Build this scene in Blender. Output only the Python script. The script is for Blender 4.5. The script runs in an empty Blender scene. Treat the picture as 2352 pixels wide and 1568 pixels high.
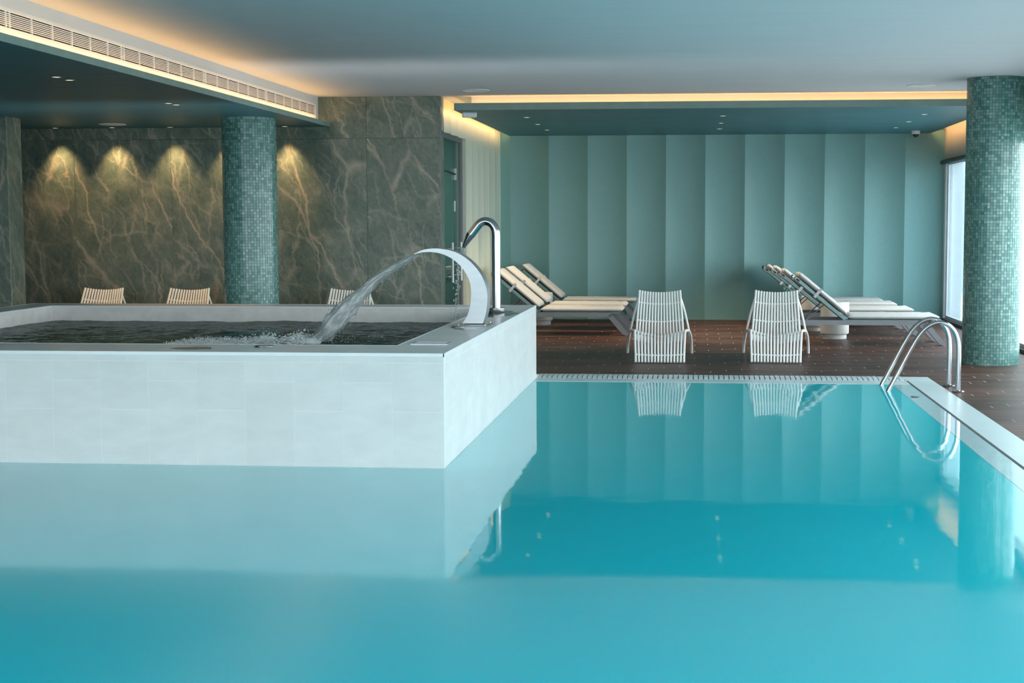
import bpy, bmesh, math, random
from mathutils import Vector, Matrix, noise as mnoise
random.seed(7)
sc = bpy.context.scene
C = sc.collection

# ------------------------------------------------------------------ camera
H = 1.46278
cam_d = bpy.data.cameras.new('camera'); cam = bpy.data.objects.new('camera', cam_d); C.objects.link(cam)
RX = Vector((0.9964072, 0.0846846, -0.0011082)); UP = Vector((-0.0053071, 0.0754928, 0.9971322)); FW = Vector((-0.0845254, 0.9935438, -0.0756710))
cam.matrix_world = Matrix(((RX.x, UP.x, -FW.x, 0), (RX.y, UP.y, -FW.y, 0), (RX.z, UP.z, -FW.z, H), (0, 0, 0, 1)))
cam_d.sensor_width = 36; cam_d.lens = 3200 / 2352 * 36
cam_d.shift_x = (1176 - 1322.67) / 2352; cam_d.shift_y = (753.1 - 784) / 2352
cam_d.clip_start = 0.05; cam_d.clip_end = 500
sc.camera = cam

# ------------------------------------------------------------------ world and big lights
wd = bpy.data.worlds.new('sky'); sc.world = wd; wd.use_nodes = True
nt = wd.node_tree; bg = nt.nodes['Background']
tc = nt.nodes.new('ShaderNodeTexCoord'); sx = nt.nodes.new('ShaderNodeSeparateXYZ'); cr = nt.nodes.new('ShaderNodeValToRGB')
nt.links.new(tc.outputs['Generated'], sx.inputs[0]); nt.links.new(sx.outputs['Z'], cr.inputs[0]); nt.links.new(cr.outputs[0], bg.inputs[0])
cr.color_ramp.elements[0].position = 0.0; cr.color_ramp.elements[0].color = (.97, .98, 1.0, 1)
cr.color_ramp.elements[1].position = 0.8; cr.color_ramp.elements[1].color = (.84, .93, 1.0, 1)
bg.inputs[1].default_value = 8.0
WARM = (1.0, .51, .16)

def area(name, loc, rot, sx_, sy_, power, col, portal=False, spread=None):
    l = bpy.data.lights.new(name, 'AREA'); l.shape = 'RECTANGLE'; l.size = sx_; l.size_y = sy_; l.energy = power; l.color = col
    if portal: l.cycles.is_portal = True
    if spread: l.spread = spread
    o = bpy.data.objects.new(name, l); C.objects.link(o); o.location = loc; o.rotation_euler = rot
    return o
PI = math.pi
# daylight enters through the glazed right side and the glazed front behind the camera (portals guide it)
area('daylight_portal', (3.70, 8.3, 1.18), (0, PI/2, 0), 2.3, 24.6, 1, (1, 1, 1), portal=True)
area('daylight_portal', (-2.4, -4.05, 1.18), (PI/2, 0, 0), 12.0, 2.3, 1, (1, 1, 1), portal=True)

vs = sc.view_settings
vs.view_transform = 'Standard'; vs.look = 'None'; vs.exposure = 0.0; vs.gamma = 1.0; vs.use_curve_mapping = False
cy = sc.cycles
cy.use_denoising = True; cy.max_bounces = 7; cy.diffuse_bounces = 4; cy.glossy_bounces = 4; cy.transmission_bounces = 6; cy.transparent_max_bounces = 10
cy.sample_clamp_indirect = 4.0; cy.caustics_reflective = False; cy.caustics_refractive = False; cy.blur_glossy = 0.5

# ------------------------------------------------------------------ materials
class NT:
    def __init__(s, name):
        s.m = bpy.data.materials.new(name); s.m.use_nodes = True; s.t = s.m.node_tree
        s.b = s.t.nodes['Principled BSDF']; s.out = s.t.nodes['Material Output']
    def n(s, typ, **k):
        nd = s.t.nodes.new(typ)
        for a, v in k.items(): setattr(nd, a, v)
        return nd
    def l(s, a, b): s.t.links.new(a, b)
    def pos(s, scale=(1, 1, 1), rot=(0, 0, 0), obj=False):
        g = s.n('ShaderNodeTexCoord').outputs['Object'] if obj else s.n('ShaderNodeNewGeometry').outputs['Position']
        mp = s.n('ShaderNodeMapping'); mp.inputs['Scale'].default_value = scale; mp.inputs['Rotation'].default_value = rot
        s.l(g, mp.inputs[0]); return mp.outputs[0]
    def noise(s, vec, scale=5, detail=4, rough=.5, dist=0, typ=None):
        nd = s.n('ShaderNodeTexNoise')
        if typ: nd.noise_type = typ
        nd.inputs['Scale'].default_value = scale; nd.inputs['Detail'].default_value = detail; nd.inputs['Roughness'].default_value = rough; nd.inputs['Distortion'].default_value = dist
        s.l(vec, nd.inputs['Vector']); return nd.outputs[0]
    def ramp(s, f, stops):
        r = s.n('ShaderNodeValToRGB'); e = r.color_ramp.elements
        while len(e) < len(stops): e.new(.5)
        for el, (p, c) in zip(e, stops): el.position = p; el.color = (*c, 1) if len(c) == 3 else c
        s.l(f, r.inputs[0]); return r.outputs[0]
    def mix(s, f, a, b, blend='MIX'):
        m = s.n('ShaderNodeMix', data_type='RGBA', blend_type=blend)
        for i, v in ((0, f), (6, a), (7, b)):
            if hasattr(v, 'node'): s.l(v, m.inputs[i])
            else: m.inputs[i].default_value = v if i == 0 else (*v, 1)
        return m.outputs[2]
    def math(s, op, a, b=0.0, c=None):
        m = s.n('ShaderNodeMath', operation=op)
        for i, v in enumerate((a, b) if c is None else (a, b, c)):
            if hasattr(v, 'node'): s.l(v, m.inputs[i])
            else: m.inputs[i].default_value = v
        return m.outputs[0]
    def bump(s, h, strength=.2, dist=.01):
        b = s.n('ShaderNodeBump'); b.inputs['Strength'].default_value = strength; b.inputs['Distance'].default_value = dist
        s.l(h, b.inputs['Height']); s.l(b.outputs[0], s.b.inputs['Normal']); return b
    def schlick(s, f0=.04, nrm=None):
        lw = s.n('ShaderNodeLayerWeight'); lw.inputs['Blend'].default_value = .5
        if nrm: s.l(nrm, lw.inputs['Normal'])
        return s.math('MULTIPLY_ADD', s.math('POWER', lw.outputs['Facing'], 5.0), 1-f0, f0)
    def set(s, **k):
        for a, v in k.items(): s.b.inputs[a].default_value = v

def lin(r, g, b):
    f = lambda c: (c/255/12.92) if c/255 <= .04045 else ((c/255+.055)/1.055)**2.4
    return (f(r), f(g), f(b))

def simple(name, col, rough=.5, metal=0.0, var=.08, nscale=8, bump=0.0, bscale=60, objrand=0.0, stretch=(1, 1, 1), island=False, ior=1.45, spec=.5, coat=0.0):
    t = NT(name); v = t.pos(stretch)
    nz = t.noise(v, nscale, 4, .55)
    d = tuple(max(0, c*(1-var)) for c in col); h = tuple(min(1, c*(1+var)) for c in col)
    c = t.ramp(nz, [(.3, d), (.7, h)])
    if objrand:
        rnd = t.n('ShaderNodeNewGeometry').outputs['Random Per Island'] if island else t.n('ShaderNodeObjectInfo').outputs['Random']
        k = t.math('MULTIPLY_ADD', rnd, 2*objrand, 1-objrand)
        cc = t.n('ShaderNodeCombineColor'); t.l(k, cc.inputs[0]); t.l(k, cc.inputs[1]); t.l(k, cc.inputs[2])
        c = t.mix(1.0, c, cc.outputs[0], 'MULTIPLY')
    t.l(c, t.b.inputs['Base Color']); t.set(Roughness=rough, Metallic=metal, IOR=ior); t.b.inputs['Specular IOR Level'].default_value = spec
    if coat: t.b.inputs['Coat Weight'].default_value = coat; t.b.inputs['Coat Roughness'].default_value = .03
    if bump: t.bump(t.noise(v, bscale, 3, .6), bump, .004)
    return t.m

def emis(name, col, s):
    t = NT(name); t.b.inputs['Emission Color'].default_value = (*col, 1); t.b.inputs['Emission Strength'].default_value = s; t.b.inputs['Base Color'].default_value = (*col, 1)
    return t.m

M = {}
M['paint'] = simple('ceiling paint', (.58, .61, .63), .85, var=.02, nscale=3, stretch=(.3, 3, 1))
M['bulkhead'] = simple('bulkhead paint', (.70, .69, .68), .6, var=.02, nscale=3)
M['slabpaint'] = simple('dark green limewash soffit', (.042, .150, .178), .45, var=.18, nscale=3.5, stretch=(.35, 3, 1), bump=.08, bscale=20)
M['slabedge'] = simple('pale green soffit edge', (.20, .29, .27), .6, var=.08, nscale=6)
M['pleat'] = simple('sage green pleated panel', (.18, .36, .35), .45, var=.025, nscale=14, bump=.03, bscale=200)
M['sage_lit'] = simple('window lit sage fluted panel', (.68, .73, .60), .5, var=.02, nscale=14)  # same sage panels, window light put into the paler colour
M['beige'] = simple('beige wall paint', (.60, .55, .50), .6, var=.03)
M['tile'] = simple('white stone tile', (.70, .715, .70), .42, var=.045, nscale=5, objrand=.02, stretch=(1, 1, 2.2), bump=.05, bscale=25)
M['tilein'] = simple('grey stone tile', (.86, .83, .79), .45, var=.07, nscale=9, objrand=.03, bump=.05, bscale=90)
M['rim'] = simple('grey honed rim stone', (.84, .82, .81), .30, var=.06, nscale=4, objrand=.02, stretch=(.6, 3, 1))
M['trim'] = simple('white edge trim', (.80, .84, .85), .3, var=.02)
M['grout'] = simple('pale grout', (.84, .86, .86), .7, var=.04)
M['coping'] = simple('white pool coping', (.54, .64, .65), .28, var=.03, nscale=6, objrand=.015, stretch=(.3, 3, 1))
M['wetledge'] = simple('wet white ledge', (.42, .56, .59), .02, var=.03, ior=1.33)
M['groove'] = simple('dark joint', (.06, .06, .06), .7)
M['steel'] = simple('polished stainless steel', (.42, .43, .44), .20, 1.0, var=.02)
M['brushed'] = simple('brushed stainless steel', (.42, .46, .48), .42, 1.0, var=.05, nscale=30, stretch=(.2, 1, 1), bump=.02, bscale=200)
M['white'] = simple('white slat plastic', (.86, .88, .85), .42, var=.02)
M['whitep'] = simple('white powder coat', (.75, .77, .78), .4, var=.02)
M['alu'] = simple('grey aluminium', (.20, .215, .23), .4, .3, var=.03)
M['sling'] = simple('teal grey frame', (.17, .27, .27), .35, .4, var=.04)
M['cushion'] = simple('off white cushion cloth', (.53, .55, .54), .85, var=.05, nscale=20, bump=.25, bscale=35)
M['piping'] = simple('beige piping', (.50, .44, .36), .8)
M['drum'] = simple('white drum table lacquer', (.60, .61, .59), .5, var=.03)
M['black'] = simple('black plastic', (.012, .014, .016), .4)
M['voidm'] = simple('dark void', (.03, .022, .02), .8)
M['subfloor'] = simple('deck bed', (.42, .41, .40), .8)
M['deckdark'] = simple('dark slab floor', (.06, .055, .05), .5)
M['lens'] = emis('lamp lens', (1.0, .80, .52), 1.15)
M['led'] = emis('led strip', (1.0, .66, .33), 5.0)
M['outside'] = simple('pale render', (.46, .52, .53), .8)
M['sand'] = simple('sand coloured screen', (.70, .62, .42), .8)
M['terrace'] = simple('terrace paving', (.62, .62, .60), .8)
M['tealroom'] = simple('teal corridor paint', (.06, .32, .34), .6)
M['sign'] = simple('white notice', (.8, .8, .8), .5)

# deck planks: dark wood-look boards
def deck_mat(name, island):
    t = NT(name); v = t.pos((1.2, 22, 1)); n1 = t.noise(v, 6, 6, .6, .4)
    c = t.ramp(n1, [(.25, (.040, .0175, .0125)), (.55, (.078, .035, .024)), (.8, (.118, .057, .042))])
    rnd = t.n('ShaderNodeNewGeometry').outputs['Random Per Island'] if island else t.n('ShaderNodeObjectInfo').outputs['Random']
    k = t.math('MULTIPLY_ADD', rnd, .9, .55); cc = t.n('ShaderNodeCombineColor')
    for i in range(3): t.l(k, cc.inputs[i])
    t.l(t.mix(1.0, c, cc.outputs[0], 'MULTIPLY'), t.b.inputs['Base Color']); t.set(Roughness=.42); t.b.inputs['Specular IOR Level'].default_value = .3
    t.bump(n1, .25, .002); return t.m
M['plank'] = deck_mat('dark wood look deck board', False); M['plank2'] = deck_mat('dark wood look deck boards', True)

def marble(name, off):
    t = NT(name)
    g = t.n('ShaderNodeNewGeometry').outputs['Position']
    rnd = t.n('ShaderNodeObjectInfo').outputs['Random']
    ad = t.n('ShaderNodeVectorMath', operation='MULTIPLY_ADD'); t.l(g, ad.inputs[0]); ad.inputs[1].default_value = (1, 1, 1)
    cv = t.n('ShaderNodeCombineXYZ'); t.l(t.math('MULTIPLY', rnd, 13.0), cv.inputs[0]); t.l(t.math('MULTIPLY', rnd, 7.0), cv.inputs[2]); t.l(cv.outputs[0], ad.inputs[2])
    def mp(sc_, ang):
        m = t.n('ShaderNodeMapping'); m.inputs['Rotation'].default_value = (0, ang, 0); m.inputs['Scale'].default_value = sc_; t.l(ad.outputs[0], m.inputs[0]); return m.outputs[0]
    def along(ang, s_across, s_along, warp=.0, wscale=1.0):
        """coordinates stretched along a steep diagonal in the x-z plane"""
        v = ad.outputs[0]
        if warp:
            nz = t.n('ShaderNodeTexNoise'); nz.inputs['Scale'].default_value = wscale; nz.inputs['Detail'].default_value = 5; nz.inputs['Roughness'].default_value = .6; t.l(v, nz.inputs['Vector'])
            w1 = t.n('ShaderNodeVectorMath', operation='SUBTRACT'); t.l(nz.outputs['Color'], w1.inputs[0]); w1.inputs[1].default_value = (.5, .5, .5)
            w2 = t.n('ShaderNodeVectorMath', operation='SCALE'); t.l(w1.outputs[0], w2.inputs[0]); w2.inputs['Scale'].default_value = warp
            w3 = t.n('ShaderNodeVectorMath', operation='ADD'); t.l(v, w3.inputs[0]); t.l(w2.outputs[0], w3.inputs[1]); v = w3.outputs[0]
        d1 = t.n('ShaderNodeVectorMath', operation='DOT_PRODUCT'); t.l(v, d1.inputs[0]); d1.inputs[1].default_value = (math.sin(ang)*s_across, s_across, math.cos(ang)*s_across)
        d2 = t.n('ShaderNodeVectorMath', operation='DOT_PRODUCT'); t.l(v, d2.inputs[0]); d2.inputs[1].default_value = (math.cos(ang)*s_along, 0, -math.sin(ang)*s_along)
        cb = t.n('ShaderNodeCombineXYZ'); t.l(d1.outputs['Value'], cb.inputs[0]); t.l(d2.outputs['Value'], cb.inputs[1]); return cb.outputs[0]
    def crack(vec, scale, w, pw=1.5):
        vo = t.n('ShaderNodeTexVoronoi', feature='DISTANCE_TO_EDGE'); vo.inputs['Scale'].default_value = scale; vo.inputs['Randomness'].default_value = 1; t.l(vec, vo.inputs['Vector'])
        return t.math('POWER', t.math('SUBTRACT', 1.0, t.math('MINIMUM', t.math('DIVIDE', vo.outputs['Distance'], w), 1.0)), pw)
    A1 = math.radians(70)
    cloud = t.noise(along(A1, 1.6, .8, .35, 1.5), 1.5, 9, .66, .3)
    base = t.ramp(cloud, [(.28, (.046, .080, .070)), (.45, (.076, .116, .098)), (.60, (.118, .154, .126)), (.78, (.180, .205, .165))])
    mott = t.noise(along(math.radians(64), 1.0, .55), 26, 7, .72)
    base = t.mix(.46, base, t.ramp(mott, [(.34, (.016, .030, .028)), (.52, (.085, .110, .094)), (.70, (.26, .27, .225))]), 'MIX')
    patch = t.noise(along(math.radians(66), 2.2, 1.0, .4, 3.0), 3.2, 8, .7)
    base = t.mix(.55, base, t.ramp(patch, [(.40, (.040, .066, .060)), (.56, (.118, .140, .116)), (.68, (.225, .225, .180))]))
    gate1 = t.ramp(t.noise(along(A1, 1.0, .45), 1.9, 4, .6), [(.38, (0, 0, 0)), (.54, (1, 1, 1))])
    gate2 = t.ramp(t.noise(along(A1, 1.0, .6), 3.1, 4, .6), [(.36, (0, 0, 0)), (.58, (1, 1, 1))])
    v1 = t.math('MULTIPLY', crack(along(A1, 1.0, .20, .34, 1.3), 1.7, .026, 1.2), gate1)
    v2 = t.math('MULTIPLY', crack(along(math.radians(74), 1.0, .16, .36, 2.0), 4.6, .045, 1.2), gate2)
    v3 = t.math('MULTIPLY', crack(along(math.radians(28), 1.0, .40, .30, 2.4), 1.5, .028, 1.3), gate2)
    halo = t.math('MULTIPLY', crack(along(A1, 1.0, .20, .34, 1.3), 1.7, .20, 2.0), gate1)
    c = t.mix(t.math('MULTIPLY', halo, .22), base, (.185, .185, .150))
    c = t.mix(t.math('MULTIPLY', v2, .70), c, (.25, .235, .195))
    c = t.mix(t.math('MULTIPLY', v3, .50), c, (.26, .25, .21))
    c = t.mix(t.math('MULTIPLY', v1, .62), c, (.36, .31, .25))
    rust = t.ramp(t.noise(along(A1, 2.0, .9), 2.6, 5, .6), [(.64, (0, 0, 0)), (.70, (1, 1, 1))])
    c = t.mix(t.math('MINIMUM', t.math('MULTIPLY', t.math('MULTIPLY', rust, v2), 1.6), 1.0), c, (.30, .085, .03))
    c = t.mix(1.0, c, (1.34, 1.36, 1.28), 'MULTIPLY')
    t.l(c, t.b.inputs['Base Color']); t.set(Roughness=.38); t.bump(mott, .06, .003)
    return t.m
M['marble'] = marble('dark green marble', 0)

def mosaic(name):
    t = NT(name); rnd = t.n('ShaderNodeNewGeometry').outputs['Random Per Island']
    c = t.ramp(rnd, [(0, (.045, .15, .14)), (.25, (.08, .21, .19)), (.5, (.115, .27, .25)), (.75, (.16, .32, .29)), (1, (.24, .40, .36))])
    big = t.noise(t.pos((1, 1, 1)), 2.2, 3, .5)
    c = t.mix(t.math('MULTIPLY', big, .5), c, (.13, .25, .22))
    t.l(c, t.b.inputs['Base Color']); t.set(Roughness=.24, IOR=1.5)
    wn = t.n('ShaderNodeTexWhiteNoise', noise_dimensions='1D'); t.l(rnd, wn.inputs['W'])
    sub = t.n('ShaderNodeVectorMath', operation='SUBTRACT'); t.l(wn.outputs['Color'], sub.inputs[0]); sub.inputs[1].default_value = (.5, .5, .5)
    scl = t.n('ShaderNodeVectorMath', operation='SCALE'); t.l(sub.outputs[0], scl.inputs[0]); scl.inputs['Scale'].default_value = .055
    add = t.n('ShaderNodeVectorMath', operation='ADD'); t.l(scl.outputs[0], add.inputs[0]); t.l(t.n('ShaderNodeNewGeometry').outputs['Normal'], add.inputs[1])
    nm = t.n('ShaderNodeVectorMath', operation='NORMALIZE'); t.l(add.outputs[0], nm.inputs[0]); t.l(nm.outputs[0], t.b.inputs['Normal'])
    return t.m
M['mosaic'] = mosaic('green glass mosaic tile')
M['colgrout'] = simple('teal mosaic grout', (.035, .10, .10), .7)

def glass(name, tint, refl=1.0):
    t = NT(name); t.t.nodes.remove(t.b)
    tr = t.n('ShaderNodeBsdfTransparent'); tr.inputs[0].default_value = (*tint, 1)
    gl = t.n('ShaderNodeBsdfGlossy'); gl.inputs['Roughness'].default_value = .01
    fr = t.schlick()
    nz = t.noise(t.pos(), .6, 1); bp = t.n('ShaderNodeBump'); bp.inputs['Strength'].default_value = .02; t.l(nz, bp.inputs['Height']); t.l(bp.outputs[0], gl.inputs['Normal'])
    mx = t.n('ShaderNodeMixShader'); t.l(t.math('MULTIPLY', fr, refl), mx.inputs[0]); t.l(tr.outputs[0], mx.inputs[1]); t.l(gl.outputs[0], mx.inputs[2]); t.l(mx.outputs[0], t.out.inputs[0])
    return t.m
M['window'] = glass('window glass', (.93, .97, .98)); M['doorglass'] = glass('teal door glass', (.62, .80, .80)); M['tinted'] = glass('dimming blue window glass', (.58, .66, .69), .25)  # tint of the far pane put in to dim the bright outdoors

def water(name, body, turbid, rip, rdist, rough=0.0, calm=None, mirror=1.0):
    """Fresnel mirror over a body of water that partly scatters light back and partly lets the basin show."""
    t = NT(name); t.t.nodes.remove(t.b)
    df = t.n('ShaderNodeBsdfDiffuse'); df.inputs[0].default_value = (*body, 1)
    tr = t.n('ShaderNodeBsdfTransparent'); tr.inputs[0].default_value = (.55, .9, .95, 1)
    bm_ = t.n('ShaderNodeMixShader'); bm_.inputs[0].default_value = turbid; t.l(tr.outputs[0], bm_.inputs[1]); t.l(df.outputs[0], bm_.inputs[2])
    gl = t.n('ShaderNodeBsdfGlossy'); gl.inputs['Roughness'].default_value = rough; gl.inputs[0].default_value = (1, 1, 1, 1)
    if calm:
        sp = t.n('ShaderNodeSeparateXYZ'); t.l(t.n('ShaderNodeNewGeometry').outputs['Position'], sp.inputs[0])
        wob = t.math('MULTIPLY_ADD', t.noise(t.pos((.5, 1, 1)), 1.2, 2), .25, -.12)
        mr = t.n('ShaderNodeMapRange'); mr.interpolation_type = 'SMOOTHSTEP'; t.l(t.math('ADD', sp.outputs[1], wob), mr.inputs[0])
        for i, v in enumerate((calm[0], calm[1], calm[2], rough)): mr.inputs[i+1].default_value = v
        t.l(mr.outputs[0], gl.inputs['Roughness'])
    fr = t.n('ShaderNodeFresnel'); fr.inputs[0].default_value = 1.52
    h = None
    for sc_, st, am in rip:
        nz = t.noise(t.pos(st), sc_, 2, .5); nz = t.math('MULTIPLY', nz, am); h = nz if h is None else t.math('ADD', h, nz)
    bp = t.n('ShaderNodeBump'); bp.inputs['Strength'].default_value = 1.0; bp.inputs['Distance'].default_value = rdist
    t.l(h, bp.inputs['Height']); t.l(bp.outputs[0], gl.inputs['Normal']); t.l(bp.outputs[0], fr.inputs['Normal'])
    mx = t.n('ShaderNodeMixShader'); t.l(t.math('MINIMUM', t.math('MULTIPLY', fr.outputs[0], mirror), .53), mx.inputs[0]); t.l(bm_.outputs[0], mx.inputs[1]); t.l(gl.outputs[0], mx.inputs[2]); t.l(mx.outputs[0], t.out.inputs[0])
    return t.m
M['pool'] = water('turquoise pool water', (.0, .53, .625), 1.0, [(1.1, (1, 1.6, 1), 1.0), (7, (1, 1.5, 1), .07)], .0016, .035, (5.40, 5.80, .22), 1.25)
M['tubwater'] = water('dark green whirlpool water', (.007, .055, .050), 1.0, [(9, (1, 1, 1), 1.0), (26, (1, 1, 1), .35)], .006, .02, None, .40)
M['basin'] = simple('turquoise basin tile', (.10, .52, .62), .6, var=.03)
M['tubbasin'] = simple('dark teal basin tile', (.03, .09, .09), .6, var=.1)

def jetmat():
    t = NT('falling water'); tcx = t.n('ShaderNodeTexCoord'); mp = t.n('ShaderNodeMapping'); mp.inputs['Scale'].default_value = (9, 16, 1); t.l(tcx.outputs['UV'], mp.inputs[0])
    nz = t.noise(mp.outputs[0], 1.0, 5, .6, .5)
    f = t.ramp(nz, [(.47, (0, 0, 0)), (.72, (1, 1, 1))])
    t.t.nodes.remove(t.b)
    tr = t.n('ShaderNodeBsdfTransparent'); tr.inputs[0].default_value = (.86, .92, .92, 1)
    gl = t.n('ShaderNodeBsdfGlossy'); gl.inputs['Roughness'].default_value = .12
    df = t.n('ShaderNodeBsdfDiffuse'); df.inputs[0].default_value = (.82, .86, .86, 1)
    bp = t.n('ShaderNodeBump'); bp.inputs['Strength'].default_value = .9; bp.inputs['Distance'].default_value = .02; t.l(nz, bp.inputs['Height'])
    fr = t.schlick(.03, bp.outputs[0])
    for n_ in (gl, df): t.l(bp.outputs[0], n_.inputs['Normal'])
    m1 = t.n('ShaderNodeMixShader'); t.l(t.math('MULTIPLY_ADD', f, .58, .34), m1.inputs[0]); t.l(tr.outputs[0], m1.inputs[1]); t.l(df.outputs[0], m1.inputs[2])
    m2 = t.n('ShaderNodeMixShader'); t.l(fr, m2.inputs[0]); t.l(m1.outputs[0], m2.inputs[1]); t.l(gl.outputs[0], m2.inputs[2]); t.l(m2.outputs[0], t.out.inputs[0])
    return t.m
M['jet'] = jetmat()
M['foam'] = simple('white foam', (.80, .83, .84), .5, var=.06, nscale=40)

# ------------------------------------------------------------------ mesh helpers
def box(bm, x0, x1, y0, y1, z0, z1, ch=0.0):
    vs_ = [bm.verts.new((x, y, z)) for x in (x0, x1) for y in (y0, y1) for z in (z0, z1)]
    fs = [bm.faces.new([vs_[i] for i in f]) for f in ((0, 1, 3, 2), (4, 6, 7, 5), (0, 4, 5, 1), (2, 3, 7, 6), (0, 2, 6, 4), (1, 5, 7, 3))]
    if ch:
        es = list({e for f in fs for e in f.edges}); bmesh.ops.bevel(bm, geom=es, offset=ch, segments=1, affect='EDGES')

def bx(*a, ch=0.0):
    bm = bmesh.new(); box(bm, *a, ch=ch); return bm

_g = (1+5**.5)/2
_IV = [Vector(v).normalized() for v in ((-1, _g, 0), (1, _g, 0), (-1, -_g, 0), (1, -_g, 0), (0, -1, _g), (0, 1, _g), (0, -1, -_g), (0, 1, -_g), (_g, 0, -1), (_g, 0, 1), (-_g, 0, -1), (-_g, 0, 1))]
_IF = ((0, 11, 5), (0, 5, 1), (0, 1, 7), (0, 7, 10), (0, 10, 11), (1, 5, 9), (5, 11, 4), (11, 10, 2), (10, 7, 6), (7, 1, 8), (3, 9, 4), (3, 4, 2), (3, 2, 6), (3, 6, 8), (3, 8, 9), (4, 9, 5), (2, 4, 11), (6, 2, 10), (8, 6, 7), (9, 8, 1))
def blob(bm, c, r_, sx=1.0, sy=1.0, sz=1.0):
    V = [bm.verts.new((c[0]+v.x*r_*sx, c[1]+v.y*r_*sy, c[2]+v.z*r_*sz)) for v in _IV]
    for f in _IF: bm.faces.new((V[f[0]], V[f[1]], V[f[2]]))

def frames(pts):
    P = [Vector(p) for p in pts]; T = []
    for i in range(len(P)):
        a = P[max(i-1, 0)]; b = P[min(i+1, len(P)-1)]; T.append((b-a).normalized())
    u = T[0].orthogonal().normalized(); out = []
    for i in range(len(P)):
        u = (u - T[i]*u.dot(T[i]))
        if u.length < 1e-6: u = T[i].orthogonal()
        u.normalize(); out.append((P[i], u, T[i].cross(u)))
    return out

def tube(bm, pts, r, n=10, cap=True):
    fr_ = frames(pts); rings = []
    for i, (p, u, v) in enumerate(fr_):
        rr = r[i] if isinstance(r, (list, tuple)) else r
        rings.append([bm.verts.new(p + u*math.cos(2*PI*k/n)*rr + v*math.sin(2*PI*k/n)*rr) for k in range(n)])
    for a, b in zip(rings, rings[1:]):
        for k in range(n): bm.faces.new((a[k], a[(k+1) % n], b[(k+1) % n], b[k]))
    if cap: bm.faces.new(rings[0][::-1]); bm.faces.new(rings[-1])

def catmull(pts, n=8):
    P = [Vector(p) for p in pts]; P = [P[0]*2-P[1]] + P + [P[-1]*2-P[-2]]; out = []
    for i in range(1, len(P)-2):
        a, b, c, d = P[i-1], P[i], P[i+1], P[i+2]
        for k in range(n):
            t = k/n; out.append(.5*((2*b)+(c-a)*t+(2*a-5*b+4*c-d)*t*t+(3*b-a-3*c+d)*t**3))
    out.append(P[-2]); return out

def fillet(pts, rad, n=6):
    """polyline with rounded corners"""
    P = [Vector(p) for p in pts]; out = [P[0]]
    for i in range(1, len(P)-1):
        r_ = rad[i] if isinstance(rad, dict) else rad
        a = (P[i-1]-P[i]); b = (P[i+1]-P[i]); d = min(r_, a.length*.49, b.length*.49); p0 = P[i]+a.normalized()*d; p1 = P[i]+b.normalized()*d
        for k in range(n+1):
            t = k/n; out.append(p0*(1-t)**2+P[i]*2*t*(1-t)+p1*t*t)
    out.append(P[-1]); return out

def prism(bm, poly, axis, a, b):
    """extrude a 2D polygon: axis 'y' -> poly in (x,z); 'z' -> (x,y); 'x' -> (y,z)"""
    f = {'y': lambda p, t: (p[0], t, p[1]), 'z': lambda p, t: (p[0], p[1], t), 'x': lambda p, t: (t, p[0], p[1])}[axis]
    A = [bm.verts.new(f(p, a)) for p in poly]; B = [bm.verts.new(f(p, b)) for p in poly]; n = len(poly)
    bm.faces.new(A); bm.faces.new(B[::-1])
    for i in range(n): bm.faces.new((A[i], B[i], B[(i+1) % n], A[(i+1) % n]))

def lathe(bm, prof, n=32, c=(0, 0, 0), close=True):
    R_ = []
    for r_, z in prof: R_.append([bm.verts.new((c[0]+r_*math.cos(2*PI*k/n), c[1]+r_*math.sin(2*PI*k/n), c[2]+z)) for k in range(n)])
    for a, b in zip(R_, R_[1:]):
        for k in range(n): bm.faces.new((a[k], a[(k+1) % n], b[(k+1) % n], b[k]))
    if close: bm.faces.new(R_[0][::-1]); bm.faces.new(R_[-1])

def obj(name, bm, mat, parent=None, smooth=False, world=False, kind=None, label=None):
    """link a bmesh as ONE object; world=True: coordinates are world ones, made local to the parent"""
    bmesh.ops.recalc_face_normals(bm, faces=bm.faces)
    me = bpy.data.meshes.new(name); bm.to_mesh(me); bm.free(); return link(name, me, mat, parent, smooth, world, kind, label)

def wloc(o):
    return o.location + (wloc(o.parent) if o.parent else Vector((0, 0, 0)))

def link(name, me, mat, parent=None, smooth=False, world=False, kind=None, label=None):
    if mat and not me.materials: me.materials.append(M[mat] if isinstance(mat, str) else mat)
    if smooth:
        me.shade_smooth()
        if smooth != 'full': me.set_sharp_from_angle(angle=math.radians(38))
    o = bpy.data.objects.new(name, me); C.objects.link(o)
    if parent:
        o.parent = parent
        if world: o.location = -wloc(parent)
    if kind: o['kind'] = kind
    if label: o['label'] = label
    return o

def root(name, loc, label=None, cat=None, group=None, rz=0.0, kind=None):
    o = bpy.data.objects.new(name, None); C.objects.link(o); o.location = loc; o.rotation_euler = (0, 0, rz); o.empty_display_size = .1
    if label: o['label'] = label
    if cat: o['category'] = cat
    if group: o['group'] = group
    if kind: o['kind'] = kind
    return o

def copy_thing(o, loc, rz=None, label=None):
    r = o.copy(); C.objects.link(r); r.location = loc
    if rz is not None: r.rotation_euler = (0, 0, rz)
    if label: r['label'] = label
    for ch in list(o.children):
        c = ch.copy(); C.objects.link(c); c.parent = r
        for g in list(ch.children):
            d = g.copy(); C.objects.link(d); d.parent = c
    return r

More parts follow.
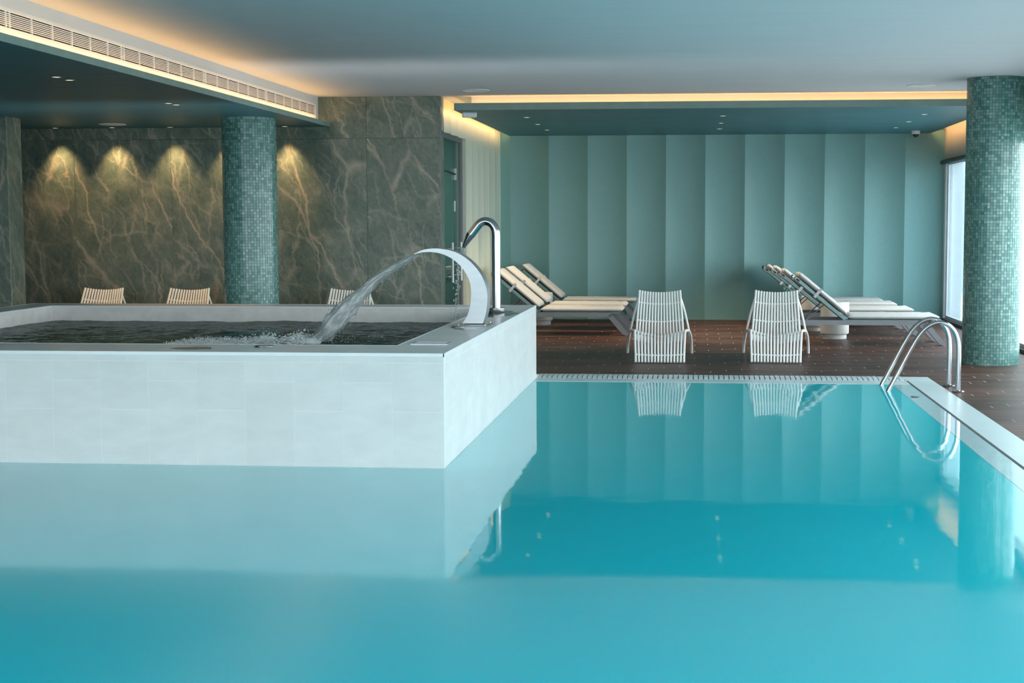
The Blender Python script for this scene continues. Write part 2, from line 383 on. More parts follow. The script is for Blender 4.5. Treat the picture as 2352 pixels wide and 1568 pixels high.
_bc = {}
def piece(name, parent, mat, x0, x1, y0, y1, z0, z1, ch=.002, kind=None):
    """a box-shaped tile / slab / board; pieces of equal size share one mesh"""
    dx, dy, dz = round(x1-x0, 4), round(y1-y0, 4), round(z1-z0, 4); key = (dx, dy, dz, ch, mat)
    if key not in _bc:
        bm = bx(-dx/2, dx/2, -dy/2, dy/2, -dz/2, dz/2, ch=ch); bmesh.ops.recalc_face_normals(bm, faces=bm.faces)
        me = bpy.data.meshes.new(name); bm.to_mesh(me); bm.free(); me.materials.append(M[mat]); _bc[key] = me
    o = bpy.data.objects.new(name, _bc[key]); C.objects.link(o); o.location = Vector(((x0+x1)/2, (y0+y1)/2, (z0+z1)/2))
    if parent: o.parent = parent; o.location -= wloc(parent)
    if kind: o['kind'] = kind
    return o

# ================================================================== SHELL
ZC = 2.922; ZS = 2.577; ZR = 2.76; YM = 16.1; YB = 21.0; XW = 3.66; XS = -2.93; XB = -4.387
FARL = -1.478
# floor bed
fl = root('floor', (0, 13.3, 0), kind='structure')
bm = bmesh.new()
box(bm, -9.4, XW+.3, 13.32, YB+.4, -.3, -.0012)
box(bm, 2.2, XW+.3, 1.0, 13.32, -.3, -.0012)
box(bm, -9.4, XW+.3, -4.2, 1.0, -.3, -.0012)
box(bm, -9.4, -7.0, 1.0, 13.32, -.3, -.0012)
obj('deck_bed', bm, 'subfloor', fl, world=True)
piece('stone_slab', fl, 'deckdark', -9.4, -2.95, 13.32, YM-.02, -.02, 0)
piece('stone_slab', fl, 'deckdark', -9.4, XW, -4.1, 1.0, -.02, 0)
piece('stone_slab', fl, 'deckdark', -9.4, -7.0, 1.0, 13.32, -.02, 0)
# deck boards
PITCH, PW, PL = .128, .124, .93
boards = []
def rows(xa, xb, ya, yb, start):
    y = ya; i = start
    while y < yb - .01:
        off = (i*.155) % PL; x = xa - PL + off
        while x < xb:
            a, b = max(x, xa), min(x+PL-.0085, xb)
            if b-a > .05: boards.append((a, b, y, min(y+PW, yb)))
            x += PL
        y += PITCH; i += 1
    return i
rows(-2.93, XW, 13.325, YB-.0, 0)
rows(2.205, XW, 13.325-70*PITCH, 13.32, -70)
def vis(b):
    p = Vector(((b[0]+b[1])/2, (b[2]+b[3])/2, 0)) - Vector((0, 0, H)); w = p.dot(FW); px = 1322.67+3200*p.dot(RX)/w; py = 753.1-3200*p.dot(UP)/w
    hid = b[1] < -1.5 and b[2] < 20
    return -60 < px < 2420 and py < 1640 and not hid
boards.sort(key=lambda b: (not vis(b), (b[2])))
unit = {}
for b in boards[:295]: piece('plank', fl, 'plank', b[0], b[1], b[2], b[3], -.018, 0, ch=.0012)
bm = bmesh.new()
for b in boards[295:]: box(bm, b[0], b[1], b[2], b[3], -.018, 0, ch=0)
obj('distant_planks', bm, 'plank2', fl, world=True, kind='stuff')

# main ceiling
ce = obj('ceiling', bx(XB-.3, XW+.3, -4.2, YB+.3, ZC, ZC+.25), 'paint', kind='structure')
# ------- lowered soffit on the left, with its lit tray
so = root('trim_1', (-6.8, 12, ZS), kind='structure')
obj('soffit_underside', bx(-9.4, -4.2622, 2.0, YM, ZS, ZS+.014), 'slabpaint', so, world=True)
obj('soffit_edge', bx(-4.262, -4.25, 2.0, YM, ZS-.0005, 2.629, ch=.002), 'slabedge', so, world=True)
obj('bulkhead', bx(-9.4, XB, 2.0, YM, ZS+.014, ZC+.2), 'bulkhead', so, world=True)
obj('led_strip', bx(-4.352, -4.338, 2.2, YM-.03, ZS+.014, ZS+.020), 'led', so, world=True)
area('cove_light', (-4.335, 9.1, ZS+.026), (PI, 0, 0), .012, 13.6, 25, WARM)
area('bulkhead_light', (-4.30, 9.1, ZS+.030), (0, -math.radians(112), 0), .012, 13.6, 6, WARM)
# ------- soffit over the loungers
sr = root('trim_2', (.33, 18.5, ZR), kind='structure')
SX0, SX1, SY0 = -2.785, 3.445, 16.116
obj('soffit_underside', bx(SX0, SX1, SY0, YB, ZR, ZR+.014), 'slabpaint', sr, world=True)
bm = bmesh.new(); box(bm, SX0, SX1, SY0-.004, SY0+.012, ZR-.0005, 2.840); box(bm, SX0-.004, SX0+.012, SY0+.012, YB, ZR-.0005, ZR+.016); box(bm, SX1-.012, SX1+.004, SY0+.012, YB, ZR-.0005, ZR+.016)
obj('soffit_edge', bm, 'slabedge', sr, world=True)
obj('soffit_core', bx(-2.60, 3.29, 16.24, YB, ZR+.014, ZC), 'bulkhead', sr, world=True)
bm = bmesh.new(); box(bm, -2.62, 3.3, 16.165, 16.175, ZR+.014, ZR+.02); box(bm, -2.77, -2.76, 16.2, YB-.05, ZR+.014, ZR+.045); box(bm, 3.42, 3.43, 16.2, YB-.05, ZR+.014, ZR+.045)
obj('led_strip', bm, 'led', sr, world=True)
area('cove_light', (.33, 16.185, ZR+.03), (PI, 0, 0), 5.9, .012, 8, WARM)
area('cove_light', (-2.775, 18.6, ZR+.034), (0, PI/2, 0), .012, 4.7, 5, WARM)
area('cove_light', (3.435, 18.6, ZR+.034), (0, -PI/2, 0), .012, 4.7, 7, WARM)

# ------- pleated back wall
wb = root('wall_back', (.36, YB, 0), kind='structure')
obj('backing', bx(-3.3, XW+.3, YB+.16, YB+.34, -.1, ZC), 'pleat', wb, world=True)
edges = [-2.933, -2.779, -2.192, -1.605, -1.018, -.431, .156, .743, 1.330, 1.917, 2.504, 3.091, XW+.02]
def scallop(name, parent, p0, p1, nrm, back, z0, z1, sag=.062, n=10, t0=0.0, mat='pleat'):
    """one concave fluted panel from p0 to p1 (x, y); nrm points into the room"""
    bm = bmesh.new(); lo_, hi_ = [], []; p0, p1, nv = Vector(p0), Vector(p1), Vector(nrm)
    for k in range(n+1):
        t = t0+(1-t0)*k/n; u = (t-t0)/(1-t0); p = p0.lerp(p1, u) - nv*sag*4*t*(1-t)
        lo_.append(p)
    q = lo_+[p1-nv*back, p0-nv*back]
    prism(bm, [(v.x, v.y) for v in q], 'z', z0, z1)
    return obj(name, bm, mat, parent, world=True, smooth=True)
for i, (a, b) in enumerate(zip(edges, edges[1:])):
    scallop('pleated_panel', wb, (a, YB), (b, YB), (0, -1), .18, 0.0, ZR+.05, t0=.74 if i == 0 else 0)
# ------- pleated left return wall beside the loungers, with the glass door
wl = root('wall_left', (XS, 18.5, 0), kind='structure')
le = [16.18, 16.72, 17.25, 17.79, 18.29, 18.81, 19.33, 19.87, 20.43, YB+.02]
for a, b in zip(le, le[1:]):
    scallop('pleated_panel', wl, (XS, a), (XS, b), (1, 0), .3, 2.53 if b < 17.9 else 0.0, ZC, sag=.035, mat='sage_lit')
d1 = root('door_1', (-2.99, 17.0, 0), kind='structure')
bm = bmesh.new(); box(bm, -3.02, -2.97, 16.30, 17.79, 2.47, 2.53); box(bm, -3.02, -2.97, 17.71, 17.79, 0, 2.47); box(bm, -3.02, -2.97, 16.30, 16.37, 0, 2.47)
obj('door_frame', bm, 'alu', d1, world=True)
for y0, y1 in ((16.38, 17.25), (17.262, 17.70)):
    lf = obj('door_leaf', bx(-3.0, -2.99, y0, y1, .01, 2.465), 'doorglass', d1, world=True)
for y in (16.83, 17.46):
    bm = bmesh.new(); tube(bm, [(-2.94, y, .73), (-2.94, y, 1.215)], .014, 10)
    for z in (.80, 1.14): tube(bm, [(-2.94, y, z), (-2.99, y, z)], .008, 8)
    obj('handle', bm, 'whitep', d1, world=True, smooth=True)
obj('notice', bx(-2.989, -2.986, 17.25, 17.33, 1.60, 1.73), 'sign', d1, world=True)
obj('closer_bracket', bx(-2.988, -2.965, 17.24, 17.285, 1.99, 2.13), 'sign', d1, world=True)
bm = bmesh.new(); tube(bm, [(-2.975, 17.25, 2.06), (-3.02, 16.40, 2.10)], .012, 8); obj('closer_arm', bm, 'black', d1, world=True)
bm = bmesh.new(); box(bm, -5.6, -3.3, 16.3, 16.42, 0, 2.6); box(bm, -5.6, -3.3, 18.6, 18.7, 0, 2.6); box(bm, -5.7, -5.6, 16.3, 18.7, 0, 2.6); box(bm, -5.6, -3.24, 16.3, 18.7, 2.56, 2.66)
obj('wall_corridor', bm, 'tealroom', kind='structure')
area('corridor_fill', (-4.2, 17.4, 2.5), (0, 0, 0), .6, .6, 16, (.85, .97, 1.0))  # added light, brightens the corridor behind the door glass
# ------- marble wall
wm = root('wall_marble', (-6, YM, 0), kind='structure')
obj('backing', bx(-9.4, -2.965, YM+.03, YM+.2, 0, ZC), 'groove', wm, world=True)
xs = [-9.36, -8.52, -7.35, -6.17, -4.995, -3.82, -2.945]
for a, b in zip(xs, xs[1:]):
    for z0, z1 in ((0, 2.441), (2.441, ZC)):
        if z1 > 2.5 and b < -4.5: z1 = ZS+.02
        piece('marble_slab', wm, 'marble', a+.0012, b-.0012, YM, YM+.03, z0+.001, z1-.001, ch=.0012)
piece('marble_slab', wm, 'marble', -2.965, -2.942, YM+.031, YM+.20, .001, ZC-.001, ch=.0012)
obj('corner_trim', bx(-2.948, -2.940, YM-.003, YM+.004, 0, ZC), 'alu', wm, world=True)
pl = root('wall_pier', (-7.6, 14.33, 0), kind='structure')
piece('marble_slab', pl, 'marble', -8.2, -7.201, 14.17, 14.19, 0, ZS)
piece('marble_slab', pl, 'marble', -7.22, -7.20, 14.191, 14.49, 0, ZS)
obj('core', bx(-8.2, -7.221, 14.191, 14.488, 0, ZS), 'groove', pl, world=True)
obj('wall_side', bx(-9.6, -9.4, -4.2, YM+.2, -.1, ZC+.2), 'slabpaint', kind='structure')

# ------- right wall: glazing under a beige header
wr = root('wall_right', (XW, 9, 0), kind='structure')
obj('header', bx(XW, XW+.25, -4.2, YB+.3, 2.34, ZC+.02), 'beige', wr, world=True)
obj('jamb', bx(XW, XW+.25, 20.88, YB+.3, -.1, 2.34), 'whitep', wr, world=True)
bm = bmesh.new(); tube(bm, [(XW-.045, -4.0, 2.33), (XW-.045, 20.93, 2.33)], .034, 12); obj('blind_roller', bm, 'black', wr, world=True, smooth=True)
obj('threshold', bx(XW-.02, XW+.2, -4.2, 20.9, -.02, .045), 'black', wr, world=True)
ys = [-4.0, -2.2, -.4, 1.4, 3.2, 5.0, 6.8, 8.6, 10.4, 12.2, 14.0, 15.6, 17.6, 19.42, 20.87]
for i, (a, b) in enumerate(zip(ys, ys[1:])):
    w = root('window_%d' % (i+1), (XW+.06, (a+b)/2, 1.2), kind='structure')
    bm = bmesh.new(); F = .045
    box(bm, XW+.03, XW+.09, a, a+F, .045, 2.34); box(bm, XW+.03, XW+.09, b-F, b, .045, 2.34); box(bm, XW+.03, XW+.09, a+F, b-F, 2.29, 2.34); box(bm, XW+.03, XW+.09, a+F, b-F, .045, .09)
    obj('window_frame', bm, 'whitep', w, world=True)
    obj('pane', bx(XW+.055, XW+.063, a+F, b-F, .09, 2.29), 'tinted' if b > 19.5 else 'window', w, world=True)
# ------- wall behind the camera, glazed
wf = root('wall_front', (-3, -4.1, 0), kind='structure')
obj('header', bx(-9.6, XW+.25, -4.3, -4.1, 2.34, ZC+.2), 'beige', wf, world=True)
obj('sill', bx(-9.6, XW+.25, -4.3, -4.1, -.1, .05), 'beige', wf, world=True)
xs = [-9.4 + i*1.866 for i in range(8)]
for i, (a, b) in enumerate(zip(xs, xs[1:])):
    w = root('window_%d' % (i+15), ((a+b)/2, -4.2, 1.2), kind='structure')
    bm = bmesh.new(); F = .045
    box(bm, a, a+F, -4.23, -4.17, .05, 2.34); box(bm, b-F, b, -4.23, -4.17, .05, 2.34); box(bm, a+F, b-F, -4.23, -4.17, 2.29, 2.34); box(bm, a+F, b-F, -4.23, -4.17, .05, .1)
    obj('window_frame', bm, 'whitep', w, world=True); obj('pane', bx(a+F, b-F, -4.205, -4.197, .1, 2.29), 'window', w, world=True)

# ------- outside the glass
bm = bmesh.new(); box(bm, XW+.25, 60, -60, 60, -.4, -.05); box(bm, -60, XW+.25, -60, -4.3, -.4, -.05)
obj('terrace', bm, 'terrace', kind='structure')
nb = root('neighbour_building', (9, 30, 0), 'pale rendered building seen through the far window', 'building')
obj('facade', bx(4.4, 20, 30, 34, -.05, 7), 'outside', nb, world=True)
obj('sand_screen', bx(5.30, 5.56, 29.9, 30.02, 2.0, 2.62), 'sand', nb, world=True)
obj('small_window', bx(5.32, 5.54, 29.9, 30.02, 1.40, 1.68), 'sign', nb, world=True)

# ================================================================== POOL
pb = root('floor_pool_basin', (-2.6, 7, -1.4), kind='structure')
bm = bmesh.new()
box(bm, -7.1, 1.9, .9, 12.75, -1.5, -1.4); box(bm, 1.79, 1.95, .9, 12.98, -1.4, -.03); box(bm, -7.1, -7.0, .9, 12.98, -1.4, -.03)
box(bm, FARL, 1.95, 12.72, 12.98, -1.4, -.03); box(bm, -7.0, 1.79, .9, 1.0, -1.4, -.03)
obj('basin', bm, 'basin', pb, world=True)
bm = bmesh.new()   # the water fills the basin around the whirlpool
vsx = [(-7.0, 1.0), (1.79, 1.0), (1.79, 12.72), (FARL+.002, 12.72), (FARL+.002, 8.13), (-6.36, 8.13), (-6.36, 12.9), (-7.0, 12.9)]
bm.faces.new([bm.verts.new((x, y, -.001)) for x, y in vsx])
obj('pool_water', bm, 'pool', kind='structure')
cp = root('trim_3', (1.95, 8, 0), kind='structure')
y = 1.0
while y < 12.7:
    y1 = min(y+.6, 12.98); piece('ledge_tile', cp, 'wetledge', 1.79, 1.950, y, y1, -.03, .0, ch=0); y = y1 if y1 < 12.9 else 13
y = 1.0
while y < 13.31:
    y1 = min(y+.6, 13.318); piece('coping_slab', cp, 'coping', 1.966, 2.2, y, y1-.001, -.03, .003, ch=.002); y = y1
piece('joint', cp, 'groove', 1.950, 1.966, 1.0, 12.98, -.03, .002, ch=0)
x = FARL
while x < 1.94:
    x1 = min(x+.6, 1.95); piece('coping_slab', cp, 'coping', x+.0005, x1-.0005, 12.72, 12.98, -.03, .002, ch=.0015); x = x1
piece('coping_slab', cp, 'coping', 1.951, 1.9655, 12.981, 13.318, -.03, .003, ch=0)
bm = bmesh.new(); lathe(bm, [(.028, 0), (.038, .004), (.038, .006), (.012, .007)], 20, (1.85, 11.79, .0005)); obj('ledge_outlet', bm, 'alu', None, smooth=True)
o = bpy.data.objects['ledge_outlet']; o['label'] = 'small round outlet cover set in the wet ledge below the ladder'; o['category'] = 'drain cover'
og = root('overflow_grate', (.23, 13.15, 0), 'white slotted overflow grate along the far pool edge', 'grate')
obj('channel', bx(FARL, 1.950, 12.981, 13.319, -.06, -.024), 'groove', og, world=True)
prof = [(12.984, -.022)] + [(12.984+.166*(1-math.cos(a)), -.004+.020*math.sin(a)) for a in [PI*k/8 for k in range(9)]] + [(13.316, -.022)]
bm = bmesh.new(); prism(bm, prof, 'x', 0, .0385); bmesh.ops.recalc_face_normals(bm, faces=bm.faces); me = bpy.data.meshes.new('bar'); bm.to_mesh(me); bm.free(); me.materials.append(M['coping'])
x = FARL+.006
while x+.0385 < 1.95:
    b = bpy.data.objects.new('bar', me); C.objects.link(b); b.parent = og; b.location = Vector((x, 0, 0)) - og.location; x += .0475

# ================================================================== WHIRLPOOL TUB
TX0, TX1, TY0, TY1, TZ = -6.36, FARL, 8.13, 12.97, .687
IX0, IX1, IY0, IY1 = -6.02, -1.873, 8.66, 12.62
tub = root('whirlpool_tub', (-3.9, 10.5, 0), 'raised whirlpool clad in pale stone tiles with a grey rim, standing in the pool', 'hot tub')
bm = bmesh.new(); e = .0016
box(bm, TX0+e, TX1-e, TY0+e, IY0-e, -1.39, TZ-.02); box(bm, TX0+e, TX1-e, IY1+e, TY1-e, -1.39, TZ-.02); box(bm, TX0+e, IX0-e, IY0-e, IY1+e, -1.39, TZ-.02); box(bm, IX1+e, TX1-e, IY0-e, IY1+e, -1.39, TZ-.02)
obj('shell', bm, 'grout', tub, world=True)
obj('basin_floor', bx(IX0-e, IX1+e, IY0-e, IY1+e, -.5, -.4), 'tubbasin', tub, world=True)
TE = TZ - .019      # tiles end under the white edge trim
J = .0016
def clad(axis, fixed, outward, a0, a1, mat, phase, zbot=-.12, low=.335, strip=True):
    """stone tiles on one face: thin strip under the trim, then 0.3 m columns with staggered joints"""
    th = .012
    def put(u0, u1, z0, z1):
        if u1-u0 < .01 or z1-z0 < .01: return
        f0, f1 = (fixed-th, fixed) if outward > 0 else (fixed, fixed+th)
        if axis == 'x': piece('tile', tub, mat, u0+J, u1-J, f0, f1, z0+J, z1-J, ch=.0004)
        else: piece('tile', tub, mat, f0, f1, u0+J, u1-J, z0+J, z1-J, ch=.0004)
    zs_ = TE-.038
    u = a0 - .3 + ((phase+.17) % .3)
    while u < a1: put(max(u, a0), min(u+.3, a1), zs_, TE); u += .3
    u = a0 - .3 + (phase % .3); i = int(round(phase/.3))
    while u < a1:
        u0, u1 = max(u, a0), min(u+.3, a1); cut = low if i % 2 == 0 else low+.175
        put(u0, u1, cut, zs_); put(u0, u1, zbot, cut); u += .3; i += 1
clad('x', TY0, -1, TX0, TX1, 'tile', .07)
clad('y', TX1, +1, TY0+.013, TY1, 'tile', .2)
clad('x', IY1, -1, IX0, IX1, 'tilein', .11, zbot=.2, low=.44)
clad('y', IX0, +1, IY0, IY1-.013, 'tilein', .1, zbot=.2, low=.44)
clad('y', IX1, -1, IY0, IY1-.013, 'tilein', .1, zbot=.2, low=.44)
clad('x', IY0, +1, IX0, IX1, 'tilein', .1, zbot=.2, low=.44)
# rim slabs
def run(a0, a1, joints): 
    pts = [a0]+[j for j in joints if a0 < j < a1]+[a1]; return zip(pts, pts[1:])
g_ = .0012
for a, b in run(TX0, TX1, [-5.67, -5.07, -4.47, -3.87, -3.27, -2.67, -2.075]): piece('rim_slab', tub, 'rim', a+g_, b-g_, TY0+.006, IY0-.006, TZ-.018, TZ, ch=.001)
for a, b in run(TX0, TX1, [-5.7, -5.1, -4.5, -3.9, -3.3, -2.7, -2.1]): piece('rim_slab', tub, 'rim', a+g_, b-g_, IY1+.006, TY1-.006, TZ-.018, TZ, ch=.001)
for a, b in run(IY0, IY1, [9.25, 9.85, 10.45, 11.05, 11.65, 12.25]):
    piece('rim_slab', tub, 'rim', IX1+.006, TX1-.006, a+g_, b-g_, TZ-.018, TZ, ch=.001); piece('rim_slab', tub, 'rim', TX0+.006, IX0-.006, a+g_, b-g_, TZ-.018, TZ, ch=.001)
def ring(x0, x1, y0, y1, w, inner):
    bm = bmesh.new(); s = -1 if inner else 1; z0, z1 = TZ-.0215, TZ+.0015
    for a in ((x0, x1, y0, y0+s*w), (x0, x1, y1-s*w, y1), (x0, x0+s*w, y0, y1), (x1-s*w, x1, y0, y1)):
        box(bm, min(a[0], a[1]), max(a[0], a[1]), min(a[2], a[3]), max(a[2], a[3]), z0, z1, ch=.002)
    return bm
obj('edge_trim', ring(TX0-.003, TX1+.003, TY0-.003, TY1+.003, .009, False), 'trim', tub, world=True)
obj('edge_trim', ring(IX0+.003, IX1-.003, IY0+.003, IY1-.003, .009, True), 'trim', tub, world=True)
for y0_, y1_ in ((TY0-.0005, TY0+.0145), (TY1-.012, TY1+.0005)): obj('corner_trim', bx(TX1-.005, TX1+.0006, y0_, y1_, -.12, TZ-.0205), 'trim', tub, world=True)
# moving water: a real wavy surface
NX, NY = 150, 140; bm = bmesh.new(); grid = []
SPLX, SPLY = -2.97, 10.45
for i in range(NX+1):
    row = []
    for j in range(NY+1):
        x = IX0-.01+(IX1-IX0+.02)*i/NX; yy = IY0-.01+(IY1-IY0+.02)*j/NY
        d = math.hypot(x-SPLX, yy-SPLY)
        z = .008*mnoise.noise(Vector((x*2.6, yy*3.2, .3)))+.005*mnoise.noise(Vector((x*7+5, yy*8, 1.3)))+.0025*mnoise.noise(Vector((x*17, yy*19, 4)))
        z += .020*math.exp(-d*d/.10)*(.4+mnoise.noise(Vector((x*22, yy*22, 2))))+.006*math.sin(d*26)*math.exp(-d*1.4)
        row.append(bm.verts.new((x, yy, .548+z)))
    grid.append(row)
for i in range(NX):
    for j in range(NY): bm.faces.new((grid[i][j], grid[i+1][j], grid[i+1][j+1], grid[i][j+1]))
obj('tub_water', bm, 'tubwater', tub, world=True, smooth='full')
# skimmer plates set in the rim
def on_rim(name, bm, mat, label, cat):
    o = obj(name, bm, mat); o['label'] = label; o['category'] = cat; return o
bm = bmesh.new(); box(bm, -1.80, -1.56, 8.72, 8.735, TZ, TZ+.006); box(bm, -1.80, -1.56, 8.865, 8.88, TZ, TZ+.006); box(bm, -1.80, -1.785, 8.735, 8.865, TZ, TZ+.006); box(bm, -1.575, -1.56, 8.735, 8.865, TZ, TZ+.006)
o = root('access_hatch', (-1.68, 8.8, TZ), 'square steel framed hatch in the rim at the near corner of the whirlpool', 'hatch')
obj('frame', bm, 'brushed', o, world=True); obj('lid', bx(-1.784, -1.576, 8.736, 8.864, TZ+.0005, TZ+.004, ch=.001), 'trim', o, world=True)
bm = bmesh.new(); lathe(bm, [(.058, 0), (.060, .006), (.052, .010), (.020, .012), (.004, .0125)], 28, (-2.68, 8.49, TZ+.0005)); on_rim('air_button', bm, 'steel', 'round steel button set in the front rim of the whirlpool', 'button').data.shade_smooth()
bm = bmesh.new(); lathe(bm, [(.052, 0), (.054, .005), (.046, .008), (.004, .009)], 28, (-1.74, 10.18, TZ+.0005)); on_rim('air_button', bm, 'steel', 'dark steel button in the right rim, in front of the curved spout', 'button').data.shade_smooth()
def puddle(name, cx, cy_, rx, ry, label, seed):
    bm = bmesh.new(); pts = []
    for k in range(30):
        a = 2*PI*k/30; f = 1+.35*mnoise.noise(Vector((math.cos(a)*1.6+seed, math.sin(a)*1.6, seed))); pts.append((cx+rx*f*math.cos(a), cy_+ry*f*math.sin(a)))
    prism(bm, pts, 'z', TZ+.0003, TZ+.0022); o = obj(name, bm, 'puddle', smooth=True); o['label'] = label; o['category'] = 'puddle'
tpd = NT('thin water film'); tpd.t.nodes.remove(tpd.b); a_ = tpd.n('ShaderNodeBsdfTransparent'); a_.inputs[0].default_value = (.93, .94, .94, 1); b_ = tpd.n('ShaderNodeBsdfGlossy'); b_.inputs['Roughness'].default_value = .12
f_ = tpd.schlick(); m_ = tpd.n('ShaderNodeMixShader'); tpd.l(f_, m_.inputs[0]); tpd.l(a_.outputs[0], m_.inputs[1]); tpd.l(b_.outputs[0], m_.inputs[2]); tpd.l(m_.outputs[0], tpd.out.inputs[0]); M['puddle'] = tpd.m
puddle('puddle', -3.09, 8.36, .13, .08, 'wet patch on the front rim of the whirlpool', 1.0)
puddle('puddle', -1.68, 11.75, .17, .42, 'wide wet patch on the rim around the gooseneck pipe', 2.0)
puddle('puddle', -1.66, 10.10, .10, .16, 'wet patch on the rim in front of the curved spout', 3.0)

# ================================================================== SPOUTS
def sc_(p, k): return (p[0]*k, H+(p[1]-H)*k)
KY = 10.40/10.548
outer = [(-2.141, 1.224), (-2.088, 1.248), (-2.04, 1.26), (-1.976, 1.264), (-1.911, 1.258), (-1.847, 1.245), (-1.784, 1.219), (-1.72, 1.175), (-1.672, 1.128), (-1.625, 1.065), (-1.593, .993), (-1.577, .922), (-1.578, .843), (-1.59, .763), (-1.612, .691)]
inner = [(-1.771, .691), (-1.735, .747), (-1.714, .81), (-1.703, .89), (-1.704, .969), (-1.721, 1.033), (-1.752, 1.092), (-1.8, 1.148), (-1.856, 1.191), (-1.928, 1.223), (-2.0, 1.236), (-2.072, 1.235)]
outer = [sc_(p, KY) for p in outer]; inner = [sc_(p, KY) for p in inner]
oc = catmull([(p[0], 0, p[1]) for p in outer], 4); ic = catmull([(p[0], 0, p[1]) for p in inner]+[(outer[0][0]+.004, 0, outer[0][1]-.004)], 4)
poly = [(p.x, p.z) for p in oc]+[(p.x, p.z) for p in ic]
cob = root('cascade_spout', (-1.68, 10.43, TZ), 'curved brushed steel cascade spout on the right rim, pouring water into the whirlpool', 'spout')
bm = bmesh.new(); prism(bm, poly, 'y', 10.40, 10.555); 
es = [e for e in bm.edges if abs(e.verts[0].co.y-e.verts[1].co.y) < 1e-6]
obj('blade', bm, 'brushed', cob, smooth=True, world=True)
obj('base_plate', bx(-1.775, -1.545, 10.285, 10.60, TZ, TZ+.009, ch=.003), 'steel', cob, world=True)
bm = bmesh.new()
for bx_, by_ in ((-1.76, 10.30), (-1.56, 10.30), (-1.76, 10.585), (-1.56, 10.585)): lathe(bm, [(.008, 0), (.008, .004), (.003, .006)], 10, (bx_, by_, TZ+.009))
obj('bolt', bm, 'steel', cob, world=True)
# the arc of water
top = [(-2.141, 1.223), (-2.242, 1.187), (-2.364, 1.127), (-2.486, 1.047), (-2.585, .971), (-2.692, .887), (-2.782, .806), (-2.857, .725), (-2.924, .629), (-3.0, .545)]
bot = [(-2.12, 1.219), (-2.162, 1.175), (-2.283, 1.103), (-2.406, 1.015), (-2.504, .919), (-2.587, .823), (-2.653, .75), (-2.719, .662), (-2.777, .597), (-2.835, .540)]
tc_ = catmull([(p[0]*KY, 0, H+(p[1]-H)*KY) for p in top], 10); bc_ = catmull([(p[0]*KY, 0, H+(p[1]-H)*KY) for p in bot], 10)
def stream(k0, wmul, seed, amp):
    bm = bmesh.new(); uvl = bm.loops.layers.uv.new('uv'); rings = []; N = 28
    L = 0; prev = None
    for i, (a, b) in enumerate(zip(tc_, bc_)):
        t = i/(len(tc_)-1); m = (a+b)/2; hv = (a-b)/2*wmul; wy = (.062+.035*t)*wmul
        if prev is not None: L += (m-prev).length
        prev = m; ringv = []
        for k in range(N):
            an = 2*PI*k/N; n3 = mnoise.noise(Vector((math.cos(an)*2.2+seed, math.sin(an)*2.2, L*9+seed)))+.6*mnoise.noise(Vector((math.cos(an)*5+seed, math.sin(an)*5, L*16)))
            f = 1+amp*(.25+t)*n3
            p = m+hv*math.cos(an)*f+Vector((0, 1, 0))*wy*math.sin(an)*f; p.y += 10.478
            ringv.append(bm.verts.new(p))
        rings.append((ringv, L))
    for (a, la), (b, lb) in zip(rings, rings[1:]):
        for k in range(N):
            f = bm.faces.new((a[k], a[(k+1) % N], b[(k+1) % N], b[k]))
            for lp, uv in zip(f.loops, ((la, k/N), (la, (k+1)/N), (lb, (k+1)/N), (lb, k/N))): lp[uvl].uv = uv
    return bm
js = root('water_arc', (-2.55, 10.478, .55), 'arc of clear water falling from the curved steel spout into the whirlpool', 'water jet')
obj('outer_stream', stream(0, 1.0, 0, .34), 'jet', js, world=True, smooth='full')
obj('inner_stream', stream(0, .62, 7, .5), 'jet', js, world=True, smooth='full')
bm = bmesh.new(); rr = random.Random(3)
for q in range(150):
    i = int((rr.random()**.6)*(len(tc_)-1)); t = i/(len(tc_)-1); e_ = rr.choice((tc_[i], bc_[i], bc_[i])); s = .006+.010*t
    p = Vector((e_.x, 10.478, e_.z))+Vector((rr.gauss(0, s), rr.gauss(0, .05), rr.gauss(0, s))); r_ = rr.uniform(.002, .006)
    if p.z < .55: continue
    blob(bm, p, r_, 1, 1, 1.5)
o = obj('droplets', bm, 'jet', js, world=True, smooth='full'); o['kind'] = 'stuff'
# foam where it lands
bm = bmesh.new()
for q in range(7000):
    u = rr.random()**1.5; x = SPLX-.03-.95*u+rr.gauss(0, .05); yy = SPLY-.08-.05*u+rr.gauss(0, .12+.09*u); den = math.exp(-u*2.2)
    lump = max(0, .5+1.3*mnoise.noise(Vector((x*9, yy*9, 5))))
    z = .550+abs(rr.gauss(0, .045))*den*lump+.004*rr.random(); r_ = rr.uniform(.002, .0075)*(.5+.6*den)
    blob(bm, (x, yy, z), r_, 1.5, 1.5, .8)
for q in range(260):
    x = SPLX+rr.gauss(.08, .22); yy = SPLY+rr.gauss(0, .2); blob(bm, (x, yy, .556+abs(rr.gauss(0, .035))), rr.uniform(.001, .0032))
nf = 60; gr = []
for i in range(nf+1):
    row = []
    for j in range(nf//2+1):
        u = i/nf; v = j/(nf//2)*2-1; x = SPLX+.16-1.05*u; yy = SPLY-.08-.05*u+v*(.16+.16*u)
        ed = max(0, 1-v*v)*min(1, u/.08)*min(1, (1-u)/.25)
        hgt = .078*math.exp(-max(0, u-.12)*2.2)*(.55+.9*mnoise.noise(Vector((x*9, yy*9, 5))))+.012*mnoise.noise(Vector((x*40, yy*40, 2)))+.006*mnoise.noise(Vector((x*95, yy*95, 7)))
        row.append(bm.verts.new((x, yy, .538+ed*max(0, hgt+.012))))
    gr.append(row)
for i in range(nf):
    for j in range(nf//2): bm.faces.new((gr[i][j], gr[i+1][j], gr[i+1][j+1], gr[i][j+1]))
o = obj('splash_foam', bm, 'foam', smooth='full', kind='stuff'); o['label'] = 'white foam where the falling water hits the whirlpool'; o['category'] = 'foam'

